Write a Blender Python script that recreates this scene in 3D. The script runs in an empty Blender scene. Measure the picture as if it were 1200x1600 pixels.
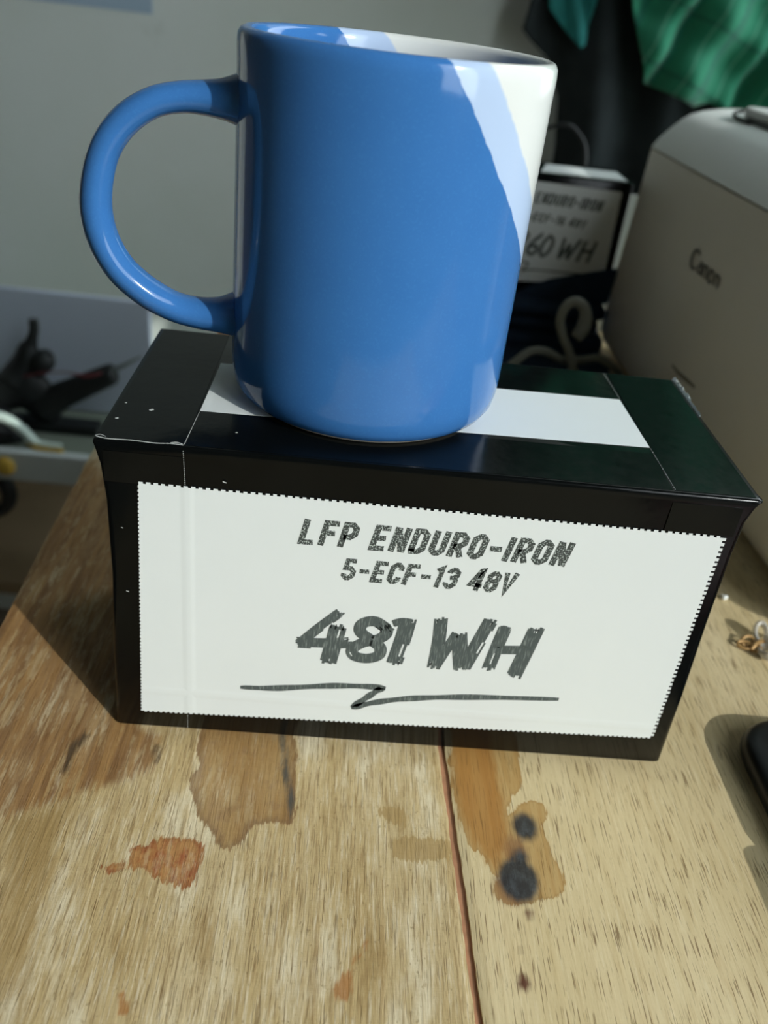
import bpy, bmesh, math, random
import numpy as np
from mathutils import Vector, Matrix

S = bpy.context.scene
COL = S.collection

# ------------------------------------------------------------------ camera
cam_d = bpy.data.cameras.new('camera')
cam = bpy.data.objects.new('camera', cam_d); COL.objects.link(cam)
cam.location = (-0.0268, -0.2015, 0.2132)
cam.rotation_euler = (1.0171, -0.1083, -0.0070)
cam_d.sensor_fit = 'VERTICAL'; cam_d.sensor_height = 24.0
cam_d.lens = 24.0 * 1346.6 / 1600.0
cam_d.clip_start = 0.01; cam_d.clip_end = 50
cam_d.dof.use_dof = True
cam_d.dof.focus_distance = 0.235
cam_d.dof.aperture_fstop = 8.0
S.camera = cam

# ------------------------------------------------------------------ light
w = bpy.data.worlds.new('world'); S.world = w; w.use_nodes = True
bg = w.node_tree.nodes['Background']
bg.inputs['Color'].default_value = (0.86, 0.95, 1.0, 1); bg.inputs['Strength'].default_value = 5.0
sun_d = bpy.data.lights.new('sun', 'SUN'); sun_d.energy = 2.45; sun_d.angle = math.radians(0.6)
sun_d.color = (0.985, 1.0, 0.965)
sun = bpy.data.objects.new('sun', sun_d); COL.objects.link(sun)
sun.location = (2.4, -2.5, 2.0)
sun.rotation_euler = Vector((0.602, -0.624, 0.500)).to_track_quat('Z', 'Y').to_euler()
S.view_settings.view_transform = 'Standard'; S.view_settings.look = 'None'
S.view_settings.gamma = 1.0; S.view_settings.use_curve_mapping = False
S.view_settings.exposure = 0.0


# ------------------------------------------------------------------ helpers
def lin(r, g, b):
    f = lambda c: ((c/255+0.055)/1.055)**2.4 if c > 10.31 else c/255/12.92
    return (f(r), f(g), f(b), 1.0)


class NT:
    """tiny node-graph helper"""
    def __init__(s, name):
        s.m = bpy.data.materials.new(name); s.m.use_nodes = True
        s.t = s.m.node_tree; s.b = s.t.nodes['Principled BSDF']

    def n(s, typ, ins=None, **kw):
        nd = s.t.nodes.new(typ)
        for k, v in kw.items(): setattr(nd, k, v)
        for k, v in (ins or {}).items(): s.put(nd.inputs[k], v)
        return nd

    def put(s, sock, v):
        if isinstance(v, bpy.types.NodeSocket): s.t.links.new(v, sock)
        else: sock.default_value = v

    def math(s, op, a, b=0.0, c=0.0, clamp=False):
        nd = s.n('ShaderNodeMath', {0: a, 1: b, 2: c}, operation=op); nd.use_clamp = clamp
        return nd.outputs[0]

    def mix(s, f, a, b):
        nd = s.n('ShaderNodeMix', data_type='RGBA')
        s.put(nd.inputs['Factor'], f); s.put(nd.inputs[6], a); s.put(nd.inputs[7], b)
        return nd.outputs[2]

    def step(s, x, lo, hi):
        nd = s.n('ShaderNodeMapRange', {'Value': x, 'From Min': lo, 'From Max': hi}, interpolation_type='SMOOTHSTEP')
        return nd.outputs[0]

    def co(s):
        if not hasattr(s, '_co'): s._co = s.n('ShaderNodeTexCoord').outputs['Object']
        return s._co

    def scaled(s, v):
        return s.n('ShaderNodeVectorMath', {0: s.co(), 1: v}, operation='MULTIPLY').outputs[0]

    def noise(s, v, detail=3.0, rough=0.55, off=0.0):
        p = s.scaled(v)
        if off: p = s.n('ShaderNodeVectorMath', {0: p, 1: (off, off*1.7, off*0.6)}, operation='ADD').outputs[0]
        return s.n('ShaderNodeTexNoise', {'Vector': p, 'Scale': 1.0, 'Detail': detail, 'Roughness': rough}).outputs[0]

    def attr(s, name):
        return s.n('ShaderNodeAttribute', attribute_name=name).outputs['Fac']

    def bump(s, h, dist=0.001, strength=0.5):
        s.put(s.b.inputs['Normal'], s.n('ShaderNodeBump', {'Height': h, 'Distance': dist, 'Strength': strength}).outputs[0])

    def set(s, **kw):
        names = dict(color='Base Color', rough='Roughness', spec='Specular IOR Level', metal='Metallic', coat='Coat Weight',
                     coatr='Coat Roughness', trans='Transmission Weight', ior='IOR', sheen='Sheen Weight')
        for k, v in kw.items(): s.put(s.b.inputs[names[k]], v)
        return s.m


def simple(name, col, rough=0.5, spec=0.5, var=0.12, scale=40.0, **kw):
    """plain surface with a little procedural colour and gloss variation"""
    t = NT(name)
    f = t.noise((scale,)*3, 4)
    d = tuple(c*(1-var) for c in col[:3])+(1,)
    u = tuple(min(1, c*(1+var)) for c in col[:3])+(1,)
    t.set(color=t.mix(f, d, u), rough=rough, spec=spec, **kw)
    return t.m


def mesh_obj(name, verts, faces, mat, parent=None, smooth=False, auto=None):
    me = bpy.data.meshes.new(name)
    me.from_pydata([tuple(map(float, v)) for v in verts], [], [tuple(f) for f in faces])
    bm = bmesh.new(); bm.from_mesh(me)
    bmesh.ops.recalc_face_normals(bm, faces=bm.faces); bm.to_mesh(me); bm.free()
    if mat: me.materials.append(mat)
    if smooth:
        for p in me.polygons: p.use_smooth = True
    if auto: me.set_sharp_from_angle(angle=math.radians(auto))
    o = bpy.data.objects.new(name, me); COL.objects.link(o)
    if parent: o.parent = parent
    return o


def thing(name, loc, label, cat, group=None):
    o = bpy.data.objects.new(name, None); COL.objects.link(o)
    o.location = loc; o.empty_display_size = 0.02
    return tag(o, label, cat, group)


def tag(o, label, cat, group=None):
    o['label'] = label; o['category'] = cat
    if group: o['group'] = group
    return o


class MB:
    """collects shapes for one mesh"""
    def __init__(s): s.v = []; s.f = []

    def add(s, v, f):
        k = len(s.v); s.v += [tuple(p) for p in v]; s.f += [tuple(i+k for i in q) for q in f]; return s

    def box(s, a, b):
        (x0, y0, z0), (x1, y1, z1) = a, b
        v = [(x, y, z) for z in (z0, z1) for y in (y0, y1) for x in (x0, x1)]
        return s.add(v, [(0, 2, 3, 1), (4, 5, 7, 6), (0, 1, 5, 4), (1, 3, 7, 5), (3, 2, 6, 7), (2, 0, 4, 6)])

    def loops(s, L, cap0=True, cap1=True, closed=False):
        n = len(L[0]); v = [p for l in L for p in l]; f = []
        m = len(L)
        for i in range(m if closed else m-1):
            j = (i+1) % m
            for k in range(n):
                f.append((i*n+k, i*n+(k+1) % n, j*n+(k+1) % n, j*n+k))
        if not closed:
            if cap0: f.append(tuple(range(n-1, -1, -1)))
            if cap1: f.append(tuple((m-1)*n+k for k in range(n)))
        return s.add(v, f)

    def lathe(s, prof, n=48, c=(0, 0, 0)):
        L = []
        for r, z in prof:
            r = max(r, 1e-5)
            L.append([(c[0]+r*math.cos(2*math.pi*k/n), c[1]+r*math.sin(2*math.pi*k/n), c[2]+z) for k in range(n)])
        return s.loops(L)

    def tube(s, pts, rad, n=10, sub=6, closed=False, up=(0, 1, 0), flat=1.0):
        P = catmull(pts, sub, closed)
        R = catmull([(r, 0, 0) for r in rad], sub, closed) if hasattr(rad, '__len__') else [(rad, 0, 0)]*len(P)
        L = []; m = len(P); upv = Vector(up).normalized()
        for i, p in enumerate(P):
            if closed: t = Vector(P[(i+1) % m])-Vector(P[i-1])
            else: t = Vector(P[min(i+1, m-1)])-Vector(P[max(i-1, 0)])
            t.normalize()
            a = upv-t*upv.dot(t)
            if a.length < 1e-4: a = Vector((1, 0.3, 0.2))-t*Vector((1, 0.3, 0.2)).dot(t)
            a.normalize(); upv = a if not closed else upv
            b = t.cross(a); r = R[i][0]
            L.append([tuple(Vector(p)+a*(r*flat*math.cos(2*math.pi*k/n))+b*(r*math.sin(2*math.pi*k/n))) for k in range(n)])
        return s.loops(L, closed=closed)

    def ribbon(s, pts, w, to3, t=0.00004, closed=False):
        """flat stroke with mitred joints: pts in 2-D, half-width list or number, to3 maps (u, v, h) to space"""
        n = len(pts); P = [Vector(p) for p in pts]; s.k = getattr(s, 'k', 0)+1; t = t+0.0000012*(s.k % 40)
        W = list(w) if hasattr(w, '__len__') else [w]*n
        lo, ro = [], []
        for i in range(n):
            a = P[i-1] if (i > 0 or closed) else None
            b = P[(i+1) % n] if (i < n-1 or closed) else None
            if a is None: d = (b-P[i]).normalized(); nn = Vector((-d.y, d.x)); k = 1
            elif b is None: d = (P[i]-a).normalized(); nn = Vector((-d.y, d.x)); k = 1
            else:
                d0 = (P[i]-a).normalized(); d1 = (b-P[i]).normalized()
                n0 = Vector((-d0.y, d0.x)); n1 = Vector((-d1.y, d1.x))
                nn = n0+n1
                if nn.length < 1e-6: nn = n0
                nn.normalize(); k = 1/max(0.45, nn.dot(n0))
            lo.append(P[i]+nn*W[i]*k); ro.append(P[i]-nn*W[i]*k)
        v = []
        for h in (0, t):
            for q in lo: v.append(to3(q.x, q.y, h))
            for q in ro: v.append(to3(q.x, q.y, h))
        f = []; N = n
        for i in range(n if closed else n-1):
            j = (i+1) % n
            f.append((2*N+i, 2*N+j, 3*N+j, 3*N+i))
            f.append((i, 2*N+i, 2*N+j, j)); f.append((N+i, N+j, 3*N+j, 3*N+i))
        return s.add(v, f)

    def build(s, name, mat, parent=None, smooth=False, auto=None):
        return mesh_obj(name, s.v, s.f, mat, parent, smooth, auto)


def catmull(P, sub=6, closed=False):
    P = [Vector(p) for p in P]; n = len(P); out = []
    for i in range(n if closed else n-1):
        if closed: p0, p1, p2, p3 = P[i-1], P[i], P[(i+1) % n], P[(i+2) % n]
        else: p0, p1, p2, p3 = P[max(i-1, 0)], P[i], P[i+1], P[min(i+2, n-1)]
        for k in range(sub):
            t = k/sub
            out.append(tuple(0.5*((2*p1)+(p2-p0)*t+(2*p0-5*p1+4*p2-p3)*t*t+(3*p1-p0-3*p2+p3)*t**3)))
    if not closed: out.append(tuple(P[-1]))
    return out


def rrect(x0, x1, y0, y1, r, z, n=5):
    out = []
    for cx, cy, a0 in ((x1-r, y1-r, 0), (x0+r, y1-r, 90), (x0+r, y0+r, 180), (x1-r, y0+r, 270)):
        for k in range(n+1):
            a = math.radians(a0+90*k/n); out.append((cx+r*math.cos(a), cy+r*math.sin(a), z))
    return out


def bevel(o, w, seg=2):
    m = o.modifiers.new('bevel', 'BEVEL'); m.width = w; m.segments = seg; m.limit_method = 'ANGLE'
    for p in o.data.polygons: p.use_smooth = True
    o.data.set_sharp_from_angle(angle=math.radians(40))
    return o


# ------------------------------------------------------------------ the setting
def structure(o): o['kind'] = 'structure'; return o


def wall_material():
    t = NT('painted_plaster')
    a = t.noise((3, 3, 3), 5, 0.6); b = t.noise((14, 14, 14), 4, 0.6, 3.0)
    c = t.mix(t.step(a, 0.3, 0.7), (0.66, 0.72, 0.65, 1), (0.72, 0.775, 0.73, 1))
    c = t.mix(t.math('MULTIPLY', t.step(b, 0.66, 0.80), 0.35), c, (0.45, 0.49, 0.42, 1))
    t.bump(b, 0.002, 0.25)
    return t.set(color=c, rough=0.8, spec=0.25)


m_wall = wall_material()
structure(MB().box((-1.2, 0.95, -0.75), (0.79, 1.07, 2.0)).build('wall_back', m_wall))
structure(MB().box((-2.4, -3.4, -0.85), (3.2, 1.07, -0.75)).build('floor', simple('concrete_floor', lin(120, 112, 98), 0.8, 0.2, 0.25, 6)))
structure(MB().box((-1.2, -2.2, 2.0), (0.79, 1.07, 2.12)).build('ceiling_light_block', simple('dark_blocker_slab', (0.12, 0.11, 0.09, 1), 0.8, 0.2, 0.15, 5)))  # unseen overhead slab, added and kept dark to cut the sky fill
structure(MB().box((-1.2, -2.2, -0.75), (-1.08, 1.07, 2.0)).build('wall_left_light_block', simple('dark_blocker_wall', (0.10, 0.09, 0.075, 1), 0.85, 0.15, 0.2, 6)))  # unseen dark side, added so that left-facing surfaces stay in shade
# unseen wall added at the right, openings (y, z) cut to steer sun and skylight
wr = MB()
WY = [-2.2, -1.32, -0.505, -0.255, -0.115, 0.46, 0.93, 0.95]
for i in range(7):
    y0, y1 = WY[i], WY[i+1]
    spans = {1: [(-0.75, 0.10), (1.60, 2.0)], 3: [(-0.75, 0.555), (0.654, 2.0)], 5: [(-0.75, -0.20), (1.35, 2.0)]}.get(i, [(-0.75, 2.0)])
    for z0, z1 in spans: wr.box((0.75, y0, z0), (0.762, y1, z1))
structure(wr.build('wall_right_light_mask', m_wall))
# unseen dark wall added behind the camera to keep skylight out
structure(MB().box((-1.2, -2.2, -0.75), (0.79, -2.1, 2.0)).build('wall_front_light_block', bpy.data.materials['dark_blocker_wall']))

# ------------------------------------------------------------------ table
# outlines of the stains on the boards, millimetres on the table top
ST = {
 'halo': [(22.0,4.9),(43.1,4.9),(42.2,-13.7),(37.4,-19.6),(35.4,-25.8),(38.1,-24.0),(39.4,-21.4),(44.3,-19.0),(47.8,-20.2),(48.5,-25.5),(45.9,-29.0),(46.3,-31.3),(47.4,-36.4),(48.2,-40.7),(49.5,-45.9),(49.5,-50.0),(47.4,-51.4),(46.3,-53.2),(41.7,-53.6),(38.7,-55.1),(32.2,-56.1),(28.3,-53.8),(28.0,-50.9),(30.6,-47.7),(28.0,-45.8),(27.5,-41.6),(25.8,-40.0),(22.7,-38.2),(22.1,-34.5),(20.6,-29.4),(20.1,-21.1),(19.0,-17.4),(20.3,-8.3),(18.7,-6.3)],
 'core': [(20.7,4.7),(33.6,4.0),(35.0,-19.8),(34.3,-36.3),(30.4,-45.6),(25.9,-39.1),(21.9,-30.4),(19.7,-16.1)],
 'tan': [(-0.5,-36.7),(5.2,-35.8),(10.9,-35.6),(17.6,-36.5),(18.2,-41.5),(14.2,-43.2),(8.6,-43.6),(6.7,-45.8),(4.9,-43.8),(-0.2,-43.2)],
 'tan2': [(-4.3,-26.0),(3.6,-25.3),(4.7,-32.2),(-0.5,-31.3),(-4.3,-28.3)],
 'red': [(-73.9,-44.4),(-70.2,-45.1),(-65.7,-41.2),(-57.5,-41.4),(-54.0,-42.9),(-54.0,-49.1),(-54.7,-57.1),(-59.9,-56.5),(-64.7,-54.3),(-68.7,-51.8),(-72.1,-52.0),(-78.5,-53.9),(-79.8,-52.0),(-72.7,-49.5)],
 'under': [(-63.1,3.2),(-36.4,5.8),(-31.3,0.6),(-29.1,-27.5),(-29.8,-34.5),(-34.6,-33.7),(-41.0,-35.3),(-44.5,-43.2),(-48.8,-44.6),(-52.5,-38.5),(-57.5,-33.3),(-62.1,-19.4),(-60.6,-15.5)],
 'streak': [(-37.2,2.9),(-34.9,3.1),(-32.0,-15.5),(-29.4,-26.3),(-29.9,-33.4),(-32.1,-25.4),(-34.2,-15.7)],
 'big': [(-150.5,31.0),(-148.2,60.8),(-146.3,168.2),(-130.4,184.8),(-83.8,1.1),(-75.5,-3.7),(-72.1,-15.3),(-79.5,-20.9),(-92.2,-26.9),(-103.0,-33.6),(-120.6,-43.7)],
 'dk1': [(-100.7,-20.3),(-101.3,-10.1),(-97.8,-3.6),(-95.8,-5.6),(-98.8,-13.8),(-98.1,-22.6)],
 'dk2': [(-76.4,-7.8),(-73.7,-7.5),(-72.2,-14.5),(-73.9,-15.7)],
 'o1': [(-15.5,-81.8),(-13.3,-77.6),(-11.2,-77.2),(-10.4,-83.1),(-13.8,-86.0)],
 'o2': [(-67.4,-85.4),(-65.2,-85.3),(-63.4,-91.2),(-65.9,-91.3)],
 'o3': [(-8.5,-70.6),(-6.5,-67.8),(-6.8,-70.2),(-10.9,-75.8),(-11.7,-75.1)],
 'leftlow': [(-121.5,-41.6),(-102.9,-34.0),(-94.5,-31.7),(-92.2,-61.5),(-86.2,-93.8),(-98.2,-120),(-130,-120)],
 'rt': [(99.1,-9.3),(105.0,-4.8),(104.0,-14.1),(99.7,-20.7)],
 'rt2': [(87.2,-55.5),(88.7,-59.3),(88.5,-70.2),(86.4,-68.6)],
}


def sdf(P, poly):
    """signed distance (mm), negative inside"""
    p = np.asarray(poly, float); q = np.roll(p, -1, 0)
    d = np.full(len(P), 1e9); ins = np.zeros(len(P), bool)
    for a, b in zip(p, q):
        e = b-a; wv = P-a; t = np.clip((wv@e)/(e@e), 0, 1)
        d = np.minimum(d, np.hypot(*(wv-t[:, None]*e).T))
        c1 = (a[1] <= P[:, 1]) != (b[1] <= P[:, 1])
        with np.errstate(divide='ignore', invalid='ignore'):
            xx = a[0]+(P[:, 1]-a[1])*(b[0]-a[0])/(b[1]-a[1])
        ins ^= c1 & (P[:, 0] < xx)
    return np.where(ins, -d, d)


def ell(P, cx, cy, rx, ry):
    return (np.hypot((P[:, 0]-cx)/rx, (P[:, 1]-cy)/ry)-1)*min(rx, ry)


def wood_material(name, old):
    t = NT(name)
    streak = t.noise((420, 22, 1), 4, 0.6)
    fibre = t.noise((1100, 75, 1), 4, 0.68, 13.0)
    broad = t.noise((34, 5, 1), 4, 0.6, 5.0)
    patch = t.noise((75, 22, 1), 5, 0.66, 9.0)
    edge = t.noise((900, 130, 1), 4, 0.65, 2.0)
    fine = t.noise((2500, 85, 1), 2, 0.5, 7.0)
    speck = t.noise((900, 500, 1), 2, 0.5, 4.0)
    blot = t.noise((240, 160, 1), 4, 0.7, 21.0)
    if old:
        c = t.mix(t.step(broad, 0.35, 0.65), lin(190, 166, 118), lin(206, 186, 144))
        c = t.mix(t.step(patch, 0.48, 0.66), c, lin(222, 208, 174))
        c = t.mix(t.math('MULTIPLY', t.step(patch, 0.45, 0.32), 0.65), c, lin(164, 136, 86))
        c = t.mix(t.math('MULTIPLY', t.step(streak, 0.54, 0.70), 0.45), c, lin(164, 134, 86))
        c = t.mix(t.math('MULTIPLY', t.step(fibre, 0.52, 0.68), 0.55), c, lin(232, 220, 190))
        c = t.mix(t.math('MULTIPLY', t.step(fibre, 0.47, 0.34), 0.60), c, lin(146, 118, 76))
        c = t.mix(t.math('MULTIPLY', t.step(blot, 0.60, 0.74), 0.45), c, lin(150, 124, 80))
    else:
        c = t.mix(t.step(broad, 0.3, 0.7), lin(208, 188, 142), lin(222, 204, 162))
        c = t.mix(t.math('MULTIPLY', t.step(streak, 0.5, 0.72), 0.35), c, lin(192, 166, 118))
        c = t.mix(t.math('MULTIPLY', t.step(fibre, 0.52, 0.70), 0.40), c, lin(232, 218, 182))
        c = t.mix(t.math('MULTIPLY', t.step(fibre, 0.46, 0.32), 0.35), c, lin(180, 152, 104))
        c = t.mix(t.math('MULTIPLY', t.step(patch, 0.60, 0.74), 0.4), c, lin(200, 172, 126))
    pore = t.step(fine, 0.59, 0.66)
    c = t.mix(t.math('MULTIPLY', pore, 0.62 if not old else 0.45), c, lin(122, 94, 58))
    c = t.mix(t.math('MULTIPLY', t.step(speck, 0.64, 0.74), 0.5 if old else 0.15), c, lin(128, 104, 66))
    worn = t.step(t.noise((330, 60, 1), 4, 0.7, 11.0), 0.50, 0.62)     # light wood rubbed through the stains

    def stain(c, name, col, amp=2.2, soft=0.35, keep=0.0, wornmix=0.0):
        a = t.attr(name)
        d = t.math('MULTIPLY_ADD', t.math('SUBTRACT', edge, 0.5), amp*2, a)
        f = t.step(d, soft, -soft)
        if wornmix: f = t.math('MULTIPLY', f, t.math('MULTIPLY_ADD', worn, -wornmix, 1.0))
        return t.mix(t.math('MULTIPLY', f, 1.0-keep), c, col)

    def rim(c, name, col, amp, width, strength):
        """darker dried edge just inside a stain"""
        d = t.math('MULTIPLY_ADD', t.math('SUBTRACT', edge, 0.5), amp*2, t.attr(name))
        f = t.math('MULTIPLY', t.step(d, 0.3, -0.3), t.step(d, -width, -0.3))
        return t.mix(t.math('MULTIPLY', f, strength), c, col)
    if old:
        dark = t.mix(t.step(streak, 0.36, 0.66), lin(122, 84, 48), lin(158, 118, 70))
        dark = t.mix(t.math('MULTIPLY', t.step(patch, 0.5, 0.68), 0.6), dark, lin(172, 138, 88))
        c = stain(c, 's_low', lin(158, 130, 80), 9, 5.0, 0.40, 0.6)
        c = stain(c, 's_big', dark, 6.0, 3.0, 0.12, 0.45)
        und = t.mix(t.step(broad, 0.4, 0.6), lin(150, 112, 64), lin(172, 140, 88))
        und = t.mix(t.math('MULTIPLY', t.step(blot, 0.5, 0.66), 0.5), und, lin(132, 98, 66))
        c = stain(c, 's_under', und, 3.0, 0.5, 0.15, 0.3)
        c = rim(c, 's_under', lin(116, 88, 62), 3.0, 3.2, 0.5)
        c = stain(c, 's_tan', lin(170, 142, 92), 3.4, 0.35, 0.2)
        c = stain(c, 's_red', t.mix(t.step(blot, 0.36, 0.62), lin(152, 84, 46), lin(178, 130, 76)), 3.4, 0.5, 0.05, 0.35)
        c = rim(c, 's_red', lin(140, 92, 54), 3.4, 1.5, 0.4)
        c = stain(c, 's_orange', lin(166, 112, 58), 2.0, 0.6, 0.2)
        c = stain(c, 's_dark', lin(66, 58, 46), 2.0, 1.2, 0.2, 0.5)
        c = stain(c, 's_streak', lin(72, 74, 70), 1.2, 0.9, 0.1, 0.3)
    else:
        c = stain(c, 's_halo', t.mix(t.step(streak, 0.4, 0.62), lin(176, 138, 78), lin(188, 156, 100)), 2.0, 0.25, 0.10)
        c = stain(c, 's_core', t.mix(t.step(broad, 0.4, 0.65), lin(164, 112, 50), lin(180, 136, 74)), 3.5, 2.5, 0.15)
        c = rim(c, 's_halo', lin(150, 112, 62), 2.0, 0.9, 0.35)
        c = t.mix(t.math('MULTIPLY', pore, 0.45), c, lin(110, 82, 48))
        c = stain(c, 's_orange', lin(190, 144, 84), 2.0, 1.8, 0.45)
        c = stain(c, 's_rust', lin(92, 52, 34), 1.0, 0.9, 0.05)
        c = stain(c, 's_burnt', lin(128, 84, 54), 1.5, 1.6, 0.35)
        c = stain(c, 's_burn', t.mix(t.step(blot, 0.38, 0.66), lin(40, 44, 46), lin(66, 73, 77)), 0.7, 1.4, 0.04)
    rip = t.noise((90, 640, 1), 3, 0.6, 6.0)
    h = t.math('SUBTRACT', t.math('MULTIPLY_ADD', rip, 0.35 if old else 0.1, streak), t.math('MULTIPLY', pore, 0.6))
    h = t.math('ADD', h, t.math('MULTIPLY', edge, 0.6 if old else 0.2))
    t.bump(h, 0.0006, 0.55 if old else 0.35)
    return t.set(color=c, rough=0.62, spec=0.25)


TBL = thing('wooden_table', (0, 0, -0.75), 'worn pale wooden table of broad boards with dark burn marks and brown stains', 'table')
m_old = wood_material('weathered_board', True); m_new = wood_material('pale_board', False)


def edge_x(y): return 0.0170-0.0431*min(y, 0.05)     # where the joint between the two boards runs


def plank(x0, x1, y0, y1, mat, fine, lo=None, hi=None, th=0.03, seed=0):
    rnd = random.Random(seed)
    xs = np.linspace(0, 1, 83 if fine else 8)
    ys = np.concatenate([np.arange(y0, 0.2, 0.002), np.linspace(0.2, y1, 10)]) if fine else np.linspace(y0, y1, 14)
    nx, ny = len(xs), len(ys); V = []
    la, ha = 0.0, 0.0
    for y in ys:
        la = la*0.6+rnd.uniform(-1, 1)*0.00016; ha = ha*0.6+rnd.uniform(-1, 1)*0.00016
        a = (lo(y) if lo else x0)+la*(1 if lo or fine else 0); b = (hi(y) if hi else x1)+ha
        for k, s in enumerate(xs):
            e = min(k, nx-1-k)
            V.append((a+(b-a)*s, y, 0.75-(0.0005 if e == 0 else 0.0)))
    F = [(j*nx+i, j*nx+i+1, (j+1)*nx+i+1, (j+1)*nx+i) for j in range(ny-1) for i in range(nx-1)]
    # skirt and underside
    ring = [i for i in range(nx)]+[j*nx+nx-1 for j in range(1, ny)]+[(ny-1)*nx+i for i in range(nx-2, -1, -1)]+[j*nx for j in range(ny-2, 0, -1)]
    k0 = len(V); n = len(ring)
    V += [(V[i][0], V[i][1], 0.75-th) for i in ring]
    F += [(ring[i], ring[(i+1) % n], k0+(i+1) % n, k0+i) for i in range(n)]
    F.append(tuple(k0+i for i in range(n)))
    o = mesh_obj('plank', V, F, mat, TBL, True, 35)
    if fine:
        co = np.zeros(len(V)*3, np.float32); o.data.vertices.foreach_get('co', co)
        P = co.reshape(-1, 3)[:, :2]*1000.0
        mn = lambda *k: np.minimum.reduce([sdf(P, ST[q]) for q in k])
        A = dict(s_big=mn('big'), s_low=mn('leftlow'), s_under=mn('under'), s_tan=mn('tan', 'tan2'), s_red=mn('red'), s_dark=mn('dk1', 'dk2'),
                 s_streak=mn('streak'), s_halo=mn('halo'), s_core=mn('core'))
        A['s_orange'] = mn('o1', 'o2', 'o3') if hi else mn('rt', 'rt2')
        A['s_burn'] = np.minimum.reduce([ell(P, 40.7, -29.4, 3.8, 5.0), ell(P, 36.1, -47.9, 5.8, 7.2), ell(P, 37.5, -40.9, 2.4, 3.6)])
        A['s_burnt'] = np.minimum.reduce([ell(P, 33.6, -51.0, 5.2, 5.2), ell(P, 36.5, -38.0, 3.5, 5.0)])
        A['s_rust'] = np.minimum.reduce([ell(P, 37.7, -58.3, 1.2, 1.8), ell(P, 33.2, -77.6, 1.8, 2.4), ell(P, 33.4, -69.0, 0.7, 0.9)])
        for k, a in A.items():
            at = o.data.attributes.new(k, 'FLOAT', 'POINT'); at.data.foreach_set('value', a.astype(np.float32))
    return o


plank(-0.1445, 0, -0.30, 0.346, m_old, True, lo=lambda y: -0.1405-0.034*max(min(y, 0.17), -0.05), hi=lambda y: edge_x(y)-0.0011, seed=1)
plank(0, 0.186, -0.30, 0.452, m_new, True, lo=lambda y: edge_x(y)+0.0011, hi=lambda y: 0.186, seed=2)
plank(0.1885, 0.36, -0.30, 0.452, m_new, False, seed=3)
plank(0.3625, 0.54, -0.30, 0.452, m_new, False, seed=4)
m_dirt = simple('joint_dirt', lin(176, 130, 100), 0.9, 0.1, 0.3, 300)
MB().box((0.008, -0.29, 0.735), (0.030, 0.445, 0.7486)).build('joint_filler', m_dirt, TBL)
m_frame = simple('frame_wood', lin(120, 88, 56), 0.7, 0.2, 0.25, 30)
fr = MB().box((-0.11, -0.27, 0.63), (0.51, -0.245, 0.72)).box((-0.11, 0.405, 0.63), (0.51, 0.43, 0.72)).box((-0.12, -0.25, 0.63), (-0.095, 0.41, 0.72)).box((0.485, -0.25, 0.63), (0.51, 0.41, 0.72))
fr.build('frame', m_frame, TBL)
for x in (-0.125, 0.465):
    for y in (-0.28, 0.39):
        MB().box((x, y, 0.0), (x+0.05, y+0.05, 0.72)).build('leg', m_frame, TBL)

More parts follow.
